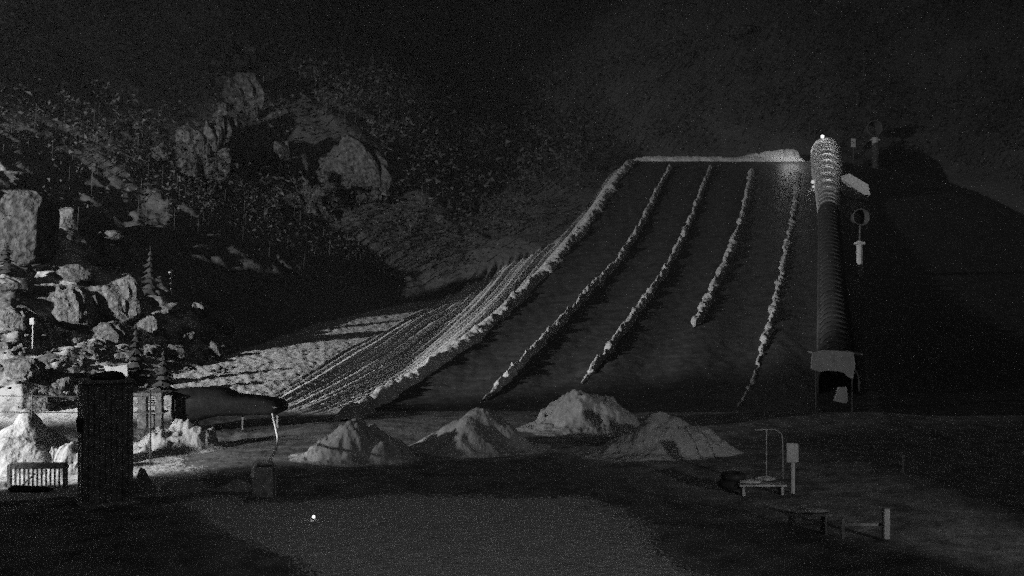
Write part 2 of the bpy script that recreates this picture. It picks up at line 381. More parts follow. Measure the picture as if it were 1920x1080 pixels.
# ------------------------------------------------------------------ snow mounds
def mound(pc, py_base, wpx, hpx, seed, label, depth=None, rough=.22, m='berm', skew=0.0, name='snow_mound', cat='snow mound', Y=None, sharp=.9):
    Y = Y or hit(pc, py_base, False).y
    x0 = (pc-960)/F*Y; rx = wpx/F*Y/2; ry = depth or rx*0.8; h = hpx/F*Y
    h *= 1.15; rx *= 1.12
    n, k = 110, 76
    a = np.linspace(-1, 1, n); b = np.linspace(-1, 1, k); A, B = np.meshgrid(a, b, indexing='ij')
    # square to disc
    U = A*np.sqrt(1-B*B/2); V = B*np.sqrt(1-A*A/2)
    gx = x0+U*rx; gy = Y+ry*0.6+V*ry
    wob = 0.16*fbm(U*1.7+seed, V*1.7, 3, seed)
    gx = gx+wob*rx*0.5; 
    r = np.hypot(U-skew*(1-np.hypot(U, V)), V)
    r = r*(1+0.34*fbm(U*2.2+seed*3, V*2.2, 3, seed+9)); p = np.clip(1-r**1.6, 0, 1)**1.7; p = p+0.22*sst(0.1, .8, p)*np.clip(fbm(gx/1.6, gy/1.6, 2, seed+30), -1, 1)
    rm = np.random.RandomState(seed+70); q = np.zeros_like(p)
    for _ in range(9):      # several dumped loads slumped together
        a_ = rm.uniform(0, 6.28); d_ = rm.uniform(0, .5); s_ = rm.uniform(.28, .5)
        q = np.maximum(q, rm.uniform(.55, 1.0)*(1-.5*d_)*np.clip(1-((U-d_*math.cos(a_))**2+(V-d_*math.sin(a_))**2)/s_**2, 0, 1)**.8)
    env = np.clip(1-np.hypot(U, V)**2.2, 0, 1)
    p = env*(0.62*q+0.30*np.clip(1-r*r, 0, 1))+0.08*env*fbm(U*4, V*4, 2, seed+33)*(p > 0)
    z = terrain(gx, gy)-0.05+h*p*(1+0.25*fbm(gx/1.1, gy/1.1, 3, seed+2))+1.25*rough*sst(0, .3, p)*(fbm(gx/0.55, gy/0.55, 4, seed+1, .6))
    ii = np.arange(n*k).reshape(n, k); q = np.stack([ii[:-1, :-1], ii[1:, :-1], ii[1:, 1:], ii[:-1, 1:]], -1).reshape(-1, 4)
    o = np_mesh(name, np.stack([gx.ravel(), gy.ravel(), z.ravel()], 1), q, m)
    return tag(o, label, cat, 'snow mounds at the foot of the lanes' if name == 'snow_mound' else None)
mound(650, 868, 280, 76, 3, 'broken lumpy snow mound right of the hanging hose', skew=-.1, rough=.34)
mound(895, 850, 290, 80, 5, 'smooth rounded snow mound under the second berm', skew=0, rough=.14)
mound(1098, 815, 270, 82, 8, 'lumpy snow mound with a steep pointed left side under the third berm', skew=-.05, rough=.34)
mound(1245, 862, 330, 70, 9, 'broad dim snow mound right of the pointed one', rough=.16)
mound(330, 850, 230, 58, 12, 'jagged snow heap under the dark covered trailer', rough=.42, skew=-.2)
mound(20, 922, 300, 108, 15, 'brightest snow heap behind the slatted railing at the left edge', rough=.09, Y=33, skew=-.1, sharp=.6)
mound(110, 915, 160, 55, 16, 'low snow heap between the railing and the dark tower', rough=.25, Y=33)
mound(262, 928, 70, 45, 17, 'small snow heap against the right side of the dark tower', rough=.2)
mound(335, 926, 120, 26, 18, 'low row of snow clods right of the dark tower', rough=.3)
mound(430, 925, 130, 22, 19, 'flat snow heap left of the narrow cabinet', rough=.2)
mound(1110, 965, 200, 8, 21, 'long low swell of snow in the open foreground', rough=.1, depth=1.0)

# ------------------------------------------------------------------ boulders of the rocky left slope
BL = [ (20,548,75,26,'flat pale boulder cut by the left edge of the photo below the cliff'),
 (125,530,80,28,'wide flat boulder below the pale cliff'),
 (88,575,95,42,'broad slab boulder between the flat boulder and the tallest one'),
 (132,622,72,85,'tallest rounded boulder on the rocky slope right of the lit marker post'),
 (178,592,26,40,'narrow upright boulder right of the tallest one'),
 (217,612,75,85,'large leaning boulder in the middle of the rocky slope'),
 (235,575,50,26,'thin slab resting above the large leaning boulder'),
 (200,650,58,42,'angular boulder below the large leaning one'),
 (277,632,42,38,'dome boulder right of the large leaning one'),
 (320,592,48,22,'flat boulder under the far marker post'),
 (372,600,34,34,'round boulder right of the flat one under the far marker post'),
 (390,575,42,14,'thin slab above the round boulder near the dark wood'),
 (449,553,34,18,'lone pale boulder highest and farthest right on the slope'),
 (408,622,56,34,'broad boulder nearest the dark wood'),
 (346,642,28,24,'small square boulder above the granular snow'),
 (394,635,16,14,'little pale rock beside the broad boulder near the wood'),
 (285,668,30,20,'oval boulder above the dark shrub'),
 (325,672,46,24,'pair-like split boulder above the dark shrub'),
 (400,668,26,22,'round rock at the upper edge of the granular snow'),
 (35,628,56,50,'rough boulder left of the lit marker post'),
 (10,668,36,30,'boulder at the left edge below the lit marker post'),
 (165,668,34,18,'low rock beneath the tallest boulder'),
 (40,715,70,42,'wide low boulder above the rope fence at the far left'),
 (115,735,42,34,'rounded boulder above the rope fence beside its post'),
 (140,742,24,22,'small boulder left of the top of the dark tower'),
 (75,765,44,20,'flat rock between the two ropes'),
 (232,674,32,14,'thin shelf of rock above the pale panel'),
 (180,455,66,22,'long ledge of rock high above the large leaning boulder'),
 (178,496,90,16,'thin pale ledge under the high rock ledge'),
 (240,500,22,34,'upright rock at the right end of the pale ledge'),
 (262,452,18,16,'small high rock near the dark wood'),
 (120,440,60,46,'broken rock face right of the pale cliff'),
]
for i, (px, py, wp, hp, lab) in enumerate(BL):
    p = hit(px, py, False); w_ = wp/F*p.y; h_ = hp/F*p.y
    b = MB(); b.lump((p.x, p.y+w_*0.25, p.z+h_*0.42), (w_*1.12, w_*0.9, h_*1.25), 100+i, .4, 40, 26, .8)
    o = b.build('boulder', 'rock', smooth=False, label=lab, cat='boulder', group='boulders of the rocky slope')
    # snow lying on the lit upper side is part of the boulder
for i, (px, py, wp, hp, lab) in enumerate([
  (365, 345, 100, 120, 'large dim crag mass low on the dark mountainside above the rocky slope'),
  (420, 300, 60, 95, 'upright dim crag right of the largest dim crag mass'),
  (455, 205, 70, 75, 'tapering dim crag halfway up the dark mountainside'),
  (448, 130, 60, 62, 'highest dim crag on the upper left mountainside'),
  (530, 345, 110, 85, 'broad rounded dim crag in the middle of the crag group'),
  (590, 395, 90, 60, 'lowest dim crag at the right foot of the crag group'),
  (655, 370, 95, 80, 'rightmost dim crag toward the tubing hill'),
  (18, 345, 60, 26, 'small pale crag cut by the left edge above the cliff'),
  (1378, 68, 50, 20, 'small faint crag alone at the top of the dark mountainside')]):
    p = hit(px, py, False); w_ = wp/F*p.y; h_ = hp/F*p.y
    b = MB(); b.lump((p.x, p.y+w_*0.2, p.z+h_*0.3), (w_*1.1, w_*0.9, h_*1.35), 500+i, .75, 44, 30, .9)
    r5 = random.Random(600+i)
    for k in range(7):      # broken blocks leaning on the main mass
        b.lump((p.x+r5.uniform(-.55, .55)*w_, p.y-r5.uniform(-.1, .35)*w_, p.z+h_*r5.uniform(-.1, .75)), (w_*r5.uniform(.25, .5), w_*.4, h_*r5.uniform(.2, .5)), 700+10*i+k, .6, 20, 14, .8)
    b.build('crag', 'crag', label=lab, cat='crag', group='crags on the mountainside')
# pale cliff
b = MB(); p = hit(32, 505, False)
w_ = 72/F*p.y; h_ = 150/F*p.y
b.lump((p.x, p.y+1.5, p.z+h_*.45), (w_*1.5, w_*1.3, h_*1.0), 7, .3, 44, 36, .6)
b.build('cliff', 'crag', label='tall pale cliff face with a flat foot at the left edge', cat='cliff')
rnd = random.Random(5); protos = []
for k in range(6):
    b = MB(); b.lump((0, 0, 0.1), (1, .9, .8), 300+k, .35, 12, 8); protos.append(b)
cnt = 0
small = []
for k in range(290):
    px = rnd.uniform(-10, 430); lo = 600 + max(0, px-200)*0.12
    py = rnd.uniform(lo, 700 if px > 330 else 765 - max(0, px-150)*0.2)
    s = rnd.uniform(5, 19)*(0.6+0.5*rnd.random())
    small.append((px, py, s))
protoo = []
for i, (px, py, s) in enumerate(small):
    p = hit(px, py, True)
    if i < 6:
        o = protos[i].build('rock', 'rock', label=None); protoo.append(o)
    else:
        o = protoo[i % 6].copy(); C.objects.link(o)
    sc_ = s/F*p.y
    o.location = p; o.rotation_euler = (rnd.uniform(-.3, .3), rnd.uniform(-.3, .3), rnd.uniform(0, 6.3)); o.scale = (sc_*1.2, sc_, sc_*rnd.uniform(.6, 1.1))
    j = min(range(len(BL)), key=lambda q: (BL[q][0]-px)**2+(BL[q][1]-py)**2); bx_, by_ = BL[j][0]-px, BL[j][1]-py
    side = ('left of' if bx_ > 0 else 'right of') if abs(bx_) > abs(by_) else ('above' if by_ > 0 else 'below')
    short = ' '.join(BL[j][4].split()[:7]).rsplit(' the', 1)[0].rsplit(' cut', 1)[0].rsplit(' by', 1)[0]
    while short.split()[-1] in ('of', 'in', 'at', 'on', 'above', 'below', 'right', 'left', 'under', 'resting', 'and', 'a', 'beneath', 'beside', 'between', 'upper', 'its', 'than', 'with', 'nearest', 'for'): short = short.rsplit(' ', 1)[0]
    tag(o, f"{'tiny' if s < 8 else 'small' if s < 13 else 'larger'} loose rock {'close ' if math.hypot(bx_, by_) < 25 else 'farther '}{side} the {short}", 'rock', 'small rocks strewn on the slope')

# ------------------------------------------------------------------ trees
def conifer_geo(mbc, base, h, r, rnd, n=34):
    """crown of drooping ragged boughs in whorls"""
    lv = 9
    for i in range(lv):
        t = i/(lv-1); z = h*(0.14+0.84*t); rr = r*(1-t)**0.85*rnd.uniform(.8, 1.15)+.05; k = max(4, int(n/lv*2.2*(1-t*.6)))
        a0 = rnd.uniform(0, 6.3)
        for j in range(k):
            a = a0+6.283*j/k+rnd.uniform(-.25, .25); q = rr*rnd.uniform(.7, 1.2); wd = q*.32+.06
            ca, sa = math.cos(a), math.sin(a); dz = -q*rnd.uniform(.15, .45)
            b = Vector(base); up = h*.075
            mbc.add([b+Vector((0, 0, z+up)), b+Vector((ca*q*.6-sa*wd, sa*q*.6+ca*wd, z+dz*.5)), b+Vector((ca*q, sa*q, z+dz)), b+Vector((ca*q*.6+sa*wd, sa*q*.6-ca*wd, z+dz*.5)), b+Vector((ca*q*.35, sa*q*.35, z-up*.6))],
                    [(0, 1, 2), (0, 2, 3), (1, 4, 2), (2, 4, 3)])
def tree(px, py, hpx, wpx, lab, seed, p=None):
    r_ = random.Random(seed); p = p or hit(px, py, False); h = hpx/F*p.y; r = wpx/F*p.y/2
    t = thing('conifer_tree', p, lab, 'tree', 'trees on the rocky slope')
    a = MB(); a.tube([p-Vector((0, 0, .3)), p+Vector((0, 0, h*.5)), p+Vector((0, 0, h*.96))], [h*.022+.03, h*.014+.02, .01], 7); a.build('trunk', 'bark', t)
    c = MB(); conifer_geo(c, p, h, r, r_, 60); c.build('crown', 'foliage', t)
tree(255, 722, 110, 60, 'dark bushy conifer rising behind the top of the dark tower', 1)
tree(307, 738, 85, 46, 'small dark conifer beside the left end of the covered trailer', 2)
tree(192, 500, 90, 40, 'conifer standing above the thin pale ledge', 3)
tree(282, 560, 95, 44, 'conifer on the slope left of the far marker post', 4)
tree(72, 505, 110, 46, 'conifer right beside the pale cliff', 5)

tree(12, 515, 60, 40, 'short conifer in front of the pale cliff foot', 9)

# the dark wood covering the mountainside: one uncountable mass
rf = random.Random(11); fo = MB(); N = 0
def scrub(x, y, z, h):
    """rounded crown of loose leaf clumps on a bent stem"""
    w_ = h*rf.uniform(.4, .8); vs = []; fs = []
    for k in range(34):
        a = rf.uniform(0, 6.283); b = rf.uniform(-.6, 1); q = rf.uniform(.5, 1)
        cx_, cy__, cz_ = x+w_*q*math.cos(a)*math.sqrt(1-b*b*.8), y+w_*q*math.sin(a)*math.sqrt(1-b*b*.8), z+h*(.58+.4*b*q)
        s_ = h*rf.uniform(.04, .10)*min(1, y/115)
        for _ in range(3): vs.append((cx_+rf.uniform(-s_, s_), cy__+rf.uniform(-s_, s_), cz_+rf.uniform(-s_, s_)*.8))
        o = 3*k; fs.append((o, o+1, o+2))
    n = len(vs); t_ = .012*h; vs += [(x-t_, y+.1, z-.3), (x+t_, y-.1, z-.3), (x+t_*.3+.1, y, z+h*.45), (x-t_*.3+.1, y, z+h*.45)]; fs.append((n, n+1, n+2, n+3))
    fo.add(vs, fs)
NF = 17000
xs = np.array([rf.uniform(-150, 190) for _ in range(NF)]); yv = np.array([rf.uniform(52, 300) for _ in range(NF)])
dv = pdist(xs, yv); cv = cover(xs, yv); zv = terrain(xs, yv)
for x, y, d, c_, z in zip(xs, yv, dv, cv, zv):
    if abs(x/y) > .62 or d < 1.2: continue
    px = 960+F*x/y; py = 540-(z-CAMZ)/y*F
    if c_ > .17 and rf.random() > .3: continue
    if px < 470 and py > 470: continue
    if py < -160: continue
    if rf.random() > 1.25*(1.0 - 0.0): continue
    near = min(1, d/6)
    scrub(x, y, z, rf.uniform(1.6, 3.6)*(0.55+0.45*near)*(1+.004*y)); N += 1
print('forest trees', N)
fo.build('forest', 'foliage', label='dark scrubby wood covering the mountainside', cat='forest', kind='stuff')

# ------------------------------------------------------------------ covered conveyor tunnel up the right side
def tun_pt(y): 
    x = float(xt(y)); return Vector((x, y, float(base_z(np.array([x]), np.array([y]))[0])))
def tun_r(y): return float(np.interp(y, [50, 100, 110, 118, 128, 140], [1.05, 1.05, 1.1, 1.35, 1.85, 2.05]))
tt = thing('conveyor_tunnel', tun_pt(52), 'long ribbed arched tunnel over the uphill conveyor, lit from inside near the top', 'tunnel')
def arch(y, r, n=18):
    p = tun_pt(y); hx = r*1.0; wall = r*.55
    pts = [(p.x-hx, y, p.z-.2)]
    for k in range(n+1):
        a = math.pi-math.pi*k/n; pts.append((p.x+hx*math.cos(a), y, p.z+wall+r*math.sin(a)))
    pts.append((p.x+hx, y, p.z-.2)); return pts
def shell(y0, y1, step=.7):
    mb = MB(); yy = np.arange(y0, y1+.01, step); n = None; vs = []
    for y in yy: a = arch(y, tun_r(y)); n = len(a); vs += a
    fs = [(i*n+j, i*n+j+1, (i+1)*n+j+1, (i+1)*n+j) for i in range(len(yy)-1) for j in range(n-1)]
    mb.add(vs, fs); return mb
shell(109, 140).build('lit_cover', 'cover', tt, smooth=True)
shell(53, 109.2).build('shaded_cover', 'tarp', tt, smooth=True)  # unlit lower stretch, its shade put into a darker colour
for y in np.arange(53, 140.5, 1.45):
    mb = MB(); a = arch(y, tun_r(y)+.03, 14); mb.tube(a, .07, 5); mb.build('rib', 'metal' if y > 109 else 'tarp', tt)  # lower ribs coloured dark to match the unlit stretch
mb = MB(); yy = np.arange(52, 141, 2.0)
for s in (-.35, .35): mb.tube([tun_pt(y)+Vector((s, 0, .18)) for y in yy], .05, 5)
vs = []
for y in yy: p = tun_pt(y); vs += [p+Vector((-.33, 0, .22)), p+Vector((.33, 0, .22))]
mb.add(vs, [(2*i, 2*i+1, 2*i+3, 2*i+2) for i in range(len(yy)-1)]); mb.build('belt', 'rubber', tt)
def bulb(loc, power, r, lab, host=None, emit='bulb'):
    b = MB(); b.lump(loc, (r*2, r*2, r*2), 1, 0, 12, 8)
    o = b.build('lamp', emit, host, smooth=True, label=None if host else lab, cat=None if host else 'lamp')
    if power:
        l = bpy.data.lights.new('lamp_light', 'POINT'); l.energy = power; l.shadow_soft_size = .12
        lo = bpy.data.objects.new('lamp_light', l); C.objects.link(lo); lo.location = Vector(loc)+Vector((-.0, 0, -r-.2))
    return o
for y, pw in [(138.5-2.6*k, (2.6, 2.4, 2.2, 2.0, 1.9, 1.7, 1.3, .9, .6, .35, .15)[k]) for k in range(11)]:
    p = tun_pt(y); r = tun_r(y)
    l = bpy.data.lights.new('tunnel_light', 'POINT'); l.energy = pw; l.shadow_soft_size = .3
    lo = bpy.data.objects.new('tunnel_light', l); C.objects.link(lo); lo.location = p+Vector((0, 0, r*1.3))
    b = MB(); b.box(p+Vector((0, .5, r*1.45)), (.16, .9, .08), bev=.02); b.build('tube_light', 'pale', tt)
M['bulb2'] = emis('bright_bulb', 0.15)
ltp = at(1542, 256, 136.5); bulb(ltp, 1.5, .24, 'bright round lamp on the crown of the tunnel at its upper end', emit='bulb2')
bulb(at(1524, 341, 121), 1, .22, 'round lamp on the left flank of the tunnel, upper of the pair', emit='bulb')
bulb(at(1525, 350, 120.6), 0, .16, 'dimmer small lamp just under the left flank lamp', emit='bulb')
bulb(at(1538, 345, 120.4), 0, .2, 'small lamp on the front of the tunnel beside the flank pair', emit='bulb')
# bare point light added to brighten the crest snow
pl = at(1488, 262, 138.5)
l = bpy.data.lights.new('crest_light', 'POINT'); l.energy = 30; l.shadow_soft_size = .2; lo = bpy.data.objects.new('crest_light', l); C.objects.link(lo); lo.location = pl

# lower portal of the tunnel
pb = hit(1563, 772, False); Yp = pb.y
tp = thing('tunnel_portal', pb, 'pale arched portal board at the lower end of the conveyor tunnel', 'portal')
def px_poly(mb, pts, Y, th):
    n = len(pts); f = [at(x, y, Y) for x, y in pts]; bk = [v+Vector((0, th, 0)) for v in f]
    fs = [tuple(range(n-1, -1, -1)), tuple(range(n, 2*n))]+[(i, (i+1) % n, (i+1) % n+n, i+n) for i in range(n)]
    mb.add(f+bk, fs)
mb = MB(); px_poly(mb, [(1523,662),(1545,656),(1600,660),(1604,682),(1600,710),(1592,708),(1583,699),(1570,696),(1550,695),(1536,697),(1522,692)], Yp, .12); mb.build('board', 'pale', tp)
for x in (1530, 1598):
    mb = MB(); mb.tube([at(x, 775, Yp+.2), at(x, 660, Yp+.2)], .035, 8)
    mb.build('post', 'darkmetal', tp)
mb = MB(); mb.box(at(1565, 662, Yp+1.3), (2.0, 2.2, .1), bev=.03); mb.build('roof', 'dark', tp)
mb = MB(); px_poly(mb, [(1573,726),(1588,726),(1590,752),(1586,757),(1565,752)], Yp+.6, .25); mb.build('side_panel', 'pale', tp)

# ------------------------------------------------------------------ snow guns on masts right of the lane
def gun(bx, by, rx, ry, rr, top_, lab, capw=20):
    p = hit(bx, by, False); Y = p.y; t = thing('snow_gun', p, lab, 'snow gun', 'snow guns beside the hill')
    mb = MB(); mb.tube([Vector((p.x, Y, p.z-.4)), at(bx, top_, Y)], 6.0/F*Y, 10); mb.build('padded_mast', 'pale', t)
    c = at(rx, ry, Y); R_ = rr/F*Y
    mb = MB(); mb.torus(c, R_, R_*.08, 'Y', 28, 8); mb.build('fan_ring', 'darkmetal', t)
    mb = MB(); mb.tube([c+Vector((0, .1, 0)), c+Vector((0, R_*2, 0))], [R_*.95, R_*.7], 20, False); mb.build('barrel', 'darkmetal', t)
    mb = MB(); mb.tube([at(bx, top_, Y), Vector((c.x, Y+.3, c.z-R_))], .09, 8); mb.build('fork', 'darkmetal', t)
    mb = MB(); mb.box(at(bx, top_+4, Y), (capw/F*Y*.9, .6, .25), bev=.05); mb.build('collar', 'pale', t)
gun(1612, 515, 1615, 407, 15, 452, 'nearer snow gun on a padded mast, its round fan above the pale pad')
gun(1641, 315, 1640, 240, 14, 258, 'farther snow gun on a padded mast right of the tunnel mouth')
# small crest hut with snow-laden roof
p = hit(1605, 372, False); Yh = p.y
t = thing('small_hut', p, 'small dark hut with a slanting snow-covered roof right of the tunnel', 'hut')
mb = MB(); px_poly(mb, [(1583,338),(1592,325),(1628,346),(1632,366),(1621,366)], Yh-.3, 2.6); mb.build('snowy_roof', 'snow', t)
mb = MB(); px_poly(mb, [(1584,342),(1620,367),(1628,368),(1628,400),(1586,396)], Yh, 2.0); mb.build('wall', 'dark', t)
p = hit(1600, 300, False); b = MB(); b.box(at(1600, 268, p.y), (8/F*p.y, .3, 16/F*p.y), bev=.03); tq = thing('small_sign', p, 'tiny pale sign board between tunnel mouth and farther snow gun', 'sign')
b.build('board', 'pale', tq); b = MB(); b.tube([p-Vector((0, 0, .2)), at(1600, 268, p.y+.2)], .06, 6); b.build('post', 'darkmetal', tq)

# ------------------------------------------------------------------ dark tower
Yt = 27.4
p0 = Vector(((203-960)/F*Yt, Yt, 0)); rz = math.atan2(-p0.x, Yt)+math.radians(8)
t = thing('dark_tower', p0, 'tall dark windowless tower cabin with its lit left edge coloured pale', 'tower')
R3 = Matrix.Rotation(rz, 3, 'Z'); wT = 86/F*math.hypot(p0.x, Yt)*.97; hT = CAMZ-178/F*Yt
def lp(x, y, z): return p0+R3@Vector((x, y, z))
mb = MB(); mb.box(lp(0, .55, hT/2), (wT, 1.1, hT), rz, .03)
mb.build('body', 'dark', t)
mb = MB()
for k in range(9): mb.box(lp(-wT/2+wT*(k+.5)/9, -.012, hT/2+.02), (wT/9*.82, .03, hT*.96), rz, .008)
mb.build('cladding', 'dark', t)
mb = MB(); mb.box(lp(0, .5, hT+.03), (wT+.06, 1.25, .09), rz, .02); mb.build('cap', 'dark', t)
mb = MB(); mb.box(lp(-wT/2-.02, .13, .36+.93), (.04, .26, 1.86), rz, .01); mb.build('lit_edge', 'pale', t)  # lamplight on the left side, painted as a pale strip
mb = MB(); mb.box(lp(-wT/2-.08, -.03, 2.39), (.17, .22, .36), rz, .02); mb.box(lp(-wT/2-.08, -.15, 2.39), (.12, .02, .28), rz, .005); mb.build('meter_box', 'darkmetal', t)
mb = MB(); mb.box(lp(.05, .5, .1), (wT+.2, 1.4, .34), rz, .06); mb.build('base', 'dark', t)
mb = MB(); mb.lump(lp(.05, .4, hT+.14), (.9, .8, .3), 4, .2, 16, 8); mb.build('rounded_hood', 'tarp', t, smooth=True)
# pale panel above the tower
p = hit(218, 722, False); Yq = p.y; t = thing('pale_panel', p, 'pale irregular panel standing just above the dark tower top', 'panel')
mb = MB(); px_poly(mb, [(193,685),(212,688),(238,684),(240,715),(222,709),(206,711)], Yq, .08); mb.build('sheet', 'pale', t)
mb = MB(); mb.tube([at(239, 684, Yq+.14), at(240, 735, Yq+.14)], .05, 6); mb.build('post', 'dark', t)

# ------------------------------------------------------------------ covered trailer with legs, hose, cabinet
Ys = 42.5
t = thing('covered_trailer', at(400, 811, Ys), 'long dark tarp-covered trailer with a rounded tapering right end on thin legs', 'trailer')
prof = [(316,738),(332,731),(370,730),(412,732),(424,737),(432,742),(480,747),(512,752),(524,758),(529,766),(527,774),(516,779),(480,781),(440,782),(405,783),(380,788),(350,795),(322,800),(314,780)]
cx = 0
def slab(pts, Y, depth, steps, inset):
    """closed body whose side outline is pts and whose edges round off across its depth"""
    mb = MB(); n = len(pts); mx = sum(p[0] for p in pts)/n; my = sum(p[1] for p in pts)/n; vs = []
    for k in range(steps+1):
        s = k/steps; e = math.sqrt(max(0, 1-(2*s-1)**4)); ins = 1-inset*(1-e)
        for (x, y) in pts:
            v = at(mx+(x-mx)*ins**.3, my+(y-my)*ins, Y); vs.append(v+Vector((0, depth*s, 0)))
    fs = [(k*n+i, k*n+(i+1) % n, (k+1)*n+(i+1) % n, (k+1)*n+i) for k in range(steps) for i in range(n)]
    fs += [tuple(range(n-1, -1, -1)), tuple(range(steps*n, steps*n+n))]
    mb.add(vs, fs); return mb
slab(prof, Ys, 1.7, 10, .5).build('tarp_body', 'tarp', t, smooth=True)
for (x, y0, y1, w_) in ((366, 785, 803, 12), (455, 778, 798, 3), (520, 776, 795, 4), (325, 790, 812, 5)):
    mb = MB(); mb.box(at(x, (y0+y1+8)/2, Ys+.5), (w_/F*Ys, w_/F*Ys, (y1-y0+8)/F*Ys)); mb.build('leg', 'dark', t)
mb = MB(); mb.box(at(345, 744.5, Ys-.02), (.26, .05, .03)); mb.build('reflector', 'pale', t)
mb = MB(); mb.box(at(515, 764, Ys-.03), (.16, .05, .03)); mb.build('reflector', 'pale', t)
# timber stand between tower and trailer
Yk = 42.0
t = thing('timber_stand', at(282, 815, Yk), 'dark open timber stand with a shelf between the tower and the covered trailer', 'stand')
for (x, y0, y1, w_) in ((268, 742, 803, 17), (299, 738, 815, 13)):
    mb = MB(); mb.box(at(x, (y0+y1)/2, Yk), (w_/F*Yk, .25, (y1-y0)/F*Yk), bev=.02); mb.build('post', 'dark', t)
mb = MB(); mb.box(at(284, 772, Yk+.2), (1.2, .7, .05)); mb.build('shelf', 'dark', t)
mb = MB(); mb.box(at(282, 738, Yk+.2), (1.25, .8, .14), bev=.03); mb.build('top_beam', 'dark', t)
mb = MB()
for y in (747, 751, 755, 760): mb.box(at(283, y, Yk+.3), (.42, .04, .03))
mb.build('slat', 'pale', t)
mb = MB(); mb.box(at(283, 789, Yk+.5), (.8, .05, 26/F*Yk)); mb.build('back_board', 'dark', t)
# narrow cabinet
Yc = 28.4
t = thing('utility_cabinet', at(496, 945, Yc), 'narrow dark cabinet with a frame of thin pale rails, hose end draped over its top', 'cabinet')
mb = MB(); mb.box(at(496, 909, Yc+.3), (.56, .5, 1.06), bev=.03); mb.build('body', 'dark', t)
for x, y0 in ((474, 872), (517, 873)):
    mb = MB(); mb.tube([at(x, 945, Yc), at(x, y0+8, Yc), at(x+(3 if x < 490 else -3), y0, Yc)], .012, 6); mb.build('rail', 'metal', t)
mb = MB(); mb.lump(at(497, 869, Yc+.3), (.5, .5, .13), 3, .3, 16, 8); mb.build('snow_cap', 'snow', t, smooth=True)
def cr(pts, n=8):
    o = []; P_ = [pts[0]]+list(pts)+[pts[-1]]
    for i in range(1, len(P_)-2):
        for k in range(n):
            t_ = k/n; a, b, c, d = P_[i-1], P_[i], P_[i+1], P_[i+2]
            o.append(.5*((2*b)+(c-a)*t_+(2*a-5*b+4*c-d)*t_*t_+(3*b-a-3*c+d)*t_**3))
    o.append(pts[-1]); return o
hp = [at(511, 776, 42.3), at(513, 786, 40.5), at(517, 803, 37.5), at(521, 824, 34.5), at(517, 842, 31.5), at(509, 858, 29.5), at(502, 868, 28.6), at(490, 865, 28.4), at(480, 867, 28.3), at(475, 876, 28.2), at(473, 895, 28.2)]
mb = MB(); mb.tube(cr(hp), [.034]*8*10+[.03] if False else .042, 8)
mb.build('hose', 'hose', smooth=True, label='pale hose hanging from the trailer end and draped over the narrow cabinet', cat='hose')

# ------------------------------------------------------------------ slatted railing
Yr = 30.5
t = thing('slatted_railing', at(70, 925, Yr), 'dark slatted wooden railing with a thick top rail in front of the bright snow heap', 'railing')
mb = MB(); mb.box(at(72, 873, Yr), (104/F*Yr, .16, 11/F*Yr), bev=.02); mb.build('top_rail', 'dark', t)
for k in range(12):
    x = 29+k*8.2; mb = MB(); mb.box(at(x, 900, Yr), (2.6/F*Yr, .04, 46/F*Yr)); mb.build('baluster', 'dark', t)
mb = MB(); mb.box(at(72, 922, Yr), (106/F*Yr, .08, 5/F*Yr)); mb.build('bottom_rail', 'dark', t)
for x, w_ in ((18, 6), (124, 4)):
    mb = MB(); mb.box(at(x, 900, Yr), (w_/F*Yr, .12, 58/F*Yr)); mb.build('post', 'dark', t)
mb = MB(); mb.tube([at(40, 912, Yr-.06), at(66, 888, Yr-.06)], .025, 6); mb.build('brace', 'dark', t)
mb = MB(); mb.lump(at(55, 921, Yr-.5), (1.5, .5, .35), 9, .35, 20, 10); mb.build('low_shrub', 'foliage', None, label='low dark shrub at the foot of the railing', cat='shrub')
mb = MB(); mb.box(at(0, 915, Yr+.2), (30/F*Yr, .3, 22/F*Yr), bev=.03); mb.build('low_crate', 'dark', None, label='dark low crate left of the railing at the photo edge', cat='crate')

# ------------------------------------------------------------------ rope fence with tripod post
Yf = 34
t = thing('rope_fence', at(50, 868, Yf), 'two-rope fence with a thin bent post splayed into three feet', 'fence')
mb = MB(); mb.tube([at(61, 738, Yf), at(60, 775, Yf), at(56, 800, Yf), at(52, 822, Yf)], .022, 7); mb.build('post', 'darkmetal', t)
for a, b in (((52, 818), (41, 866)), ((51, 822), (47, 868)), ((53, 822), (54, 866))):
    mb = MB(); mb.tube([at(*a, Yf), at((a[0]+b[0])/2-1, (a[1]+b[1])/2, Yf-.05), at(*b, Yf-.1)], .016, 6); mb.build('foot', 'darkmetal', t)
mb = MB(); mb.box(at(52, 830, Yf), (.24, .05, .03)); mb.build('crosspiece', 'darkmetal', t)
for y0, y1 in ((740, 743), (770, 773)):
    pts = [at(x, y0+(y1-y0)*(x+140)/420+1.5*math.sin((x+140)/420*math.pi), Yf+.02) for x in range(-140, 290, 20)]
    mb = MB(); mb.tube(pts, .016, 6); mb.build('rope', 'rope', t)
for x in (-140, 282):
    mb = MB(); mb.tube([at(x, 738, Yf), at(x, 872, Yf)], .025, 6); mb.build('post', 'darkmetal', t)
# thin stake with a knob of snow
t = thing('snow_stake', at(100, 868, 32), 'thin stake topped with a knob of snow behind the railing', 'stake')
mb = MB(); mb.tube([at(100, 872, 32), at(101, 842, 32)], .012, 6); mb.build('stick', 'darkmetal', t)
mb = MB(); mb.lump(at(99, 840, 32), (.12, .12, .1), 3, .2, 10, 7); mb.build('snow_knob', 'snow', t)
